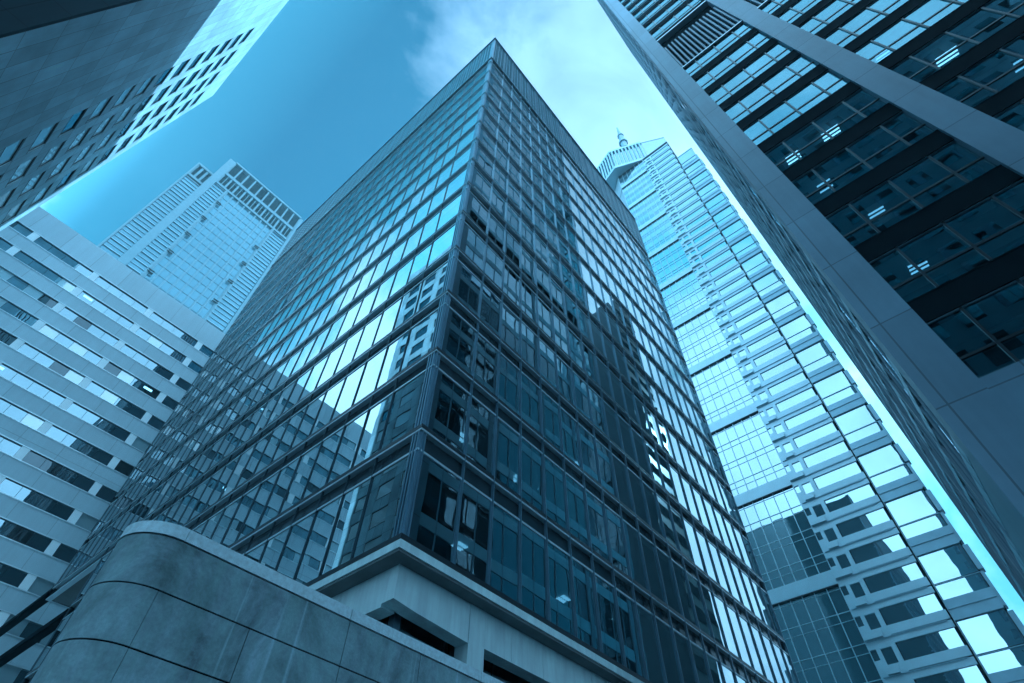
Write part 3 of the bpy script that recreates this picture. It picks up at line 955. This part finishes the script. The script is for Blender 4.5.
# ------------------------------------------------------------------ towers that only the glass shows
sw = thing('mirrored_city_block', 'grey office block reflected in the windows of the granite tower at the right', 'office block')
mb = MB(); mb.box(-45, -12, -70, 1.0, GZ, 84.5); mb.build('wall', 'frame_far2', sw)
mb = MB()
FW = ('X+', -12)
for k in range(20):
    for q in range(22): fquad(mb, FW, -69 + q * 3.15, -67.2 + q * 3.15, 2 + k * 4.05, 4.2 + k * 4.05, .03, .01)
tag(mb.build('window', 'glass_band', sw), kind='stuff')
slim = thing('slim_mirrored_tower', 'slim dark tower reflected as a stripe in the right face of the middle tower', 'skyscraper')
mb = MB(); mb.box(77, 86, -30, -12, GZ, 119); mb.build('wall', 'mull_dark', slim)
mb = MB()
for k in range(28): mb.fbox(('Y+', -12), 77.3, 85.7, 3 + k * 4.1, 5 + k * 4.1, 0, .05)
mb.build('window_bands', 'glass_band', slim)

# ------------------------------------------------------------------ curved wall in the foreground
WY = 7.5
K = WY / 5.4
wall = thing('curved_stone_wall', 'stained stone panel wall with a rounded corner and pale coping at the bottom left', 'wall')
rc = .56
x0 = 1.42 * K
def wallpath(off):
    # outline of the front face, offset outwards; straight run, rounded corner, then back along +Y
    r_ = rc + off
    cx_, cy_ = x0 + .22, WY + rc
    pts = []
    for k in range(0, 25):
        a = -math.pi/2 - math.pi * k / 24
        pts.append((cx_ + r_ * math.cos(a), cy_ + r_ * math.sin(a)))
    return pts
def strip(mb, p_out, p_in, z0, z1):
    n = len(p_out); i = len(mb.v)
    for z in (z0, z1):
        mb.v += [(x, y, z) for x, y in p_out]; mb.v += [(x, y, z) for x, y in p_in]
    def id_(z, s, k): return i + z * 2 * n + s * n + k
    for k in range(n - 1):
        mb.f.append((id_(0,0,k), id_(1,0,k), id_(1,0,k+1), id_(0,0,k+1)))
        mb.f.append((id_(0,1,k), id_(0,1,k+1), id_(1,1,k+1), id_(1,1,k)))
        mb.f.append((id_(1,0,k), id_(1,1,k), id_(1,1,k+1), id_(1,0,k+1)))
        mb.f.append((id_(0,0,k), id_(0,0,k+1), id_(0,1,k+1), id_(0,1,k)))
    for k in (0, n-1):
        mb.f.append((id_(0,0,k), id_(0,1,k), id_(1,1,k), id_(1,0,k)))
zj = [3.01 * K, 2.885 * K, 2.42 * K, 1.95 * K, 1.48 * K, 1.01 * K, .54 * K, GZ + .13]
g = .010
for r_i in range(len(zj) - 1):
    zt_, zb_ = zj[r_i] - (g if r_i else 0), zj[r_i + 1] + g
    cop = r_i == 0
    nm, mt = ('coping', 'coping') if cop else ('stone_panel', 'wallpanel')
    off = .012 if cop else 0
    mb = MB(); strip(mb, wallpath(off), wallpath(-.3), zb_, zt_); mb.build(nm, mt, wall)
    step = (2.13 if cop else 1.07) * K
    xs = [x0 + .22]
    xx = x0 + step * (2 if r_i == 1 else 1)
    while xx < 19: xs.append(xx); xx += step
    for a, b in zip(xs, xs[1:]):
        mb = MB(); mb.box(a + (g*.5 if a > xs[0] or r_i != 1 else 0), b - g*.5, WY - off, WY + .3, zb_, zt_); mb.build(nm, mt, wall)
    for a, b in zip(xs, xs[1:]):
        mb = MB(); mb.box(a + g*.5, b - g*.5, WY + 2*rc - .3, WY + 2*rc + off, zb_, zt_); mb.build(nm, mt, wall)
mb = MB()
nose = wallpath(-.02)
mb.prism([(19, WY + .02)] + nose + [(19, WY + 2*rc - .02)], GZ + .1, 2.98 * K)

mb.build('wall_core', 'dark', wall)

# ------------------------------------------------------------------ city haze
m, t, out = newmat('haze')
v = N(t, 'ShaderNodeVolumePrincipled')
v.inputs['Color'].default_value = (.72, .92, 1.0, 1)
v.inputs['Density'].default_value = .0006
v.inputs['Anisotropy'].default_value = .3
t.links.new(v.outputs[0], out.inputs['Volume'])
M_['haze'] = m
mb = MB(); mb.box(-70, 170, -95, 215, GZ - 1.0, 275)
tag(mb.build('haze', 'haze'), kind='stuff')
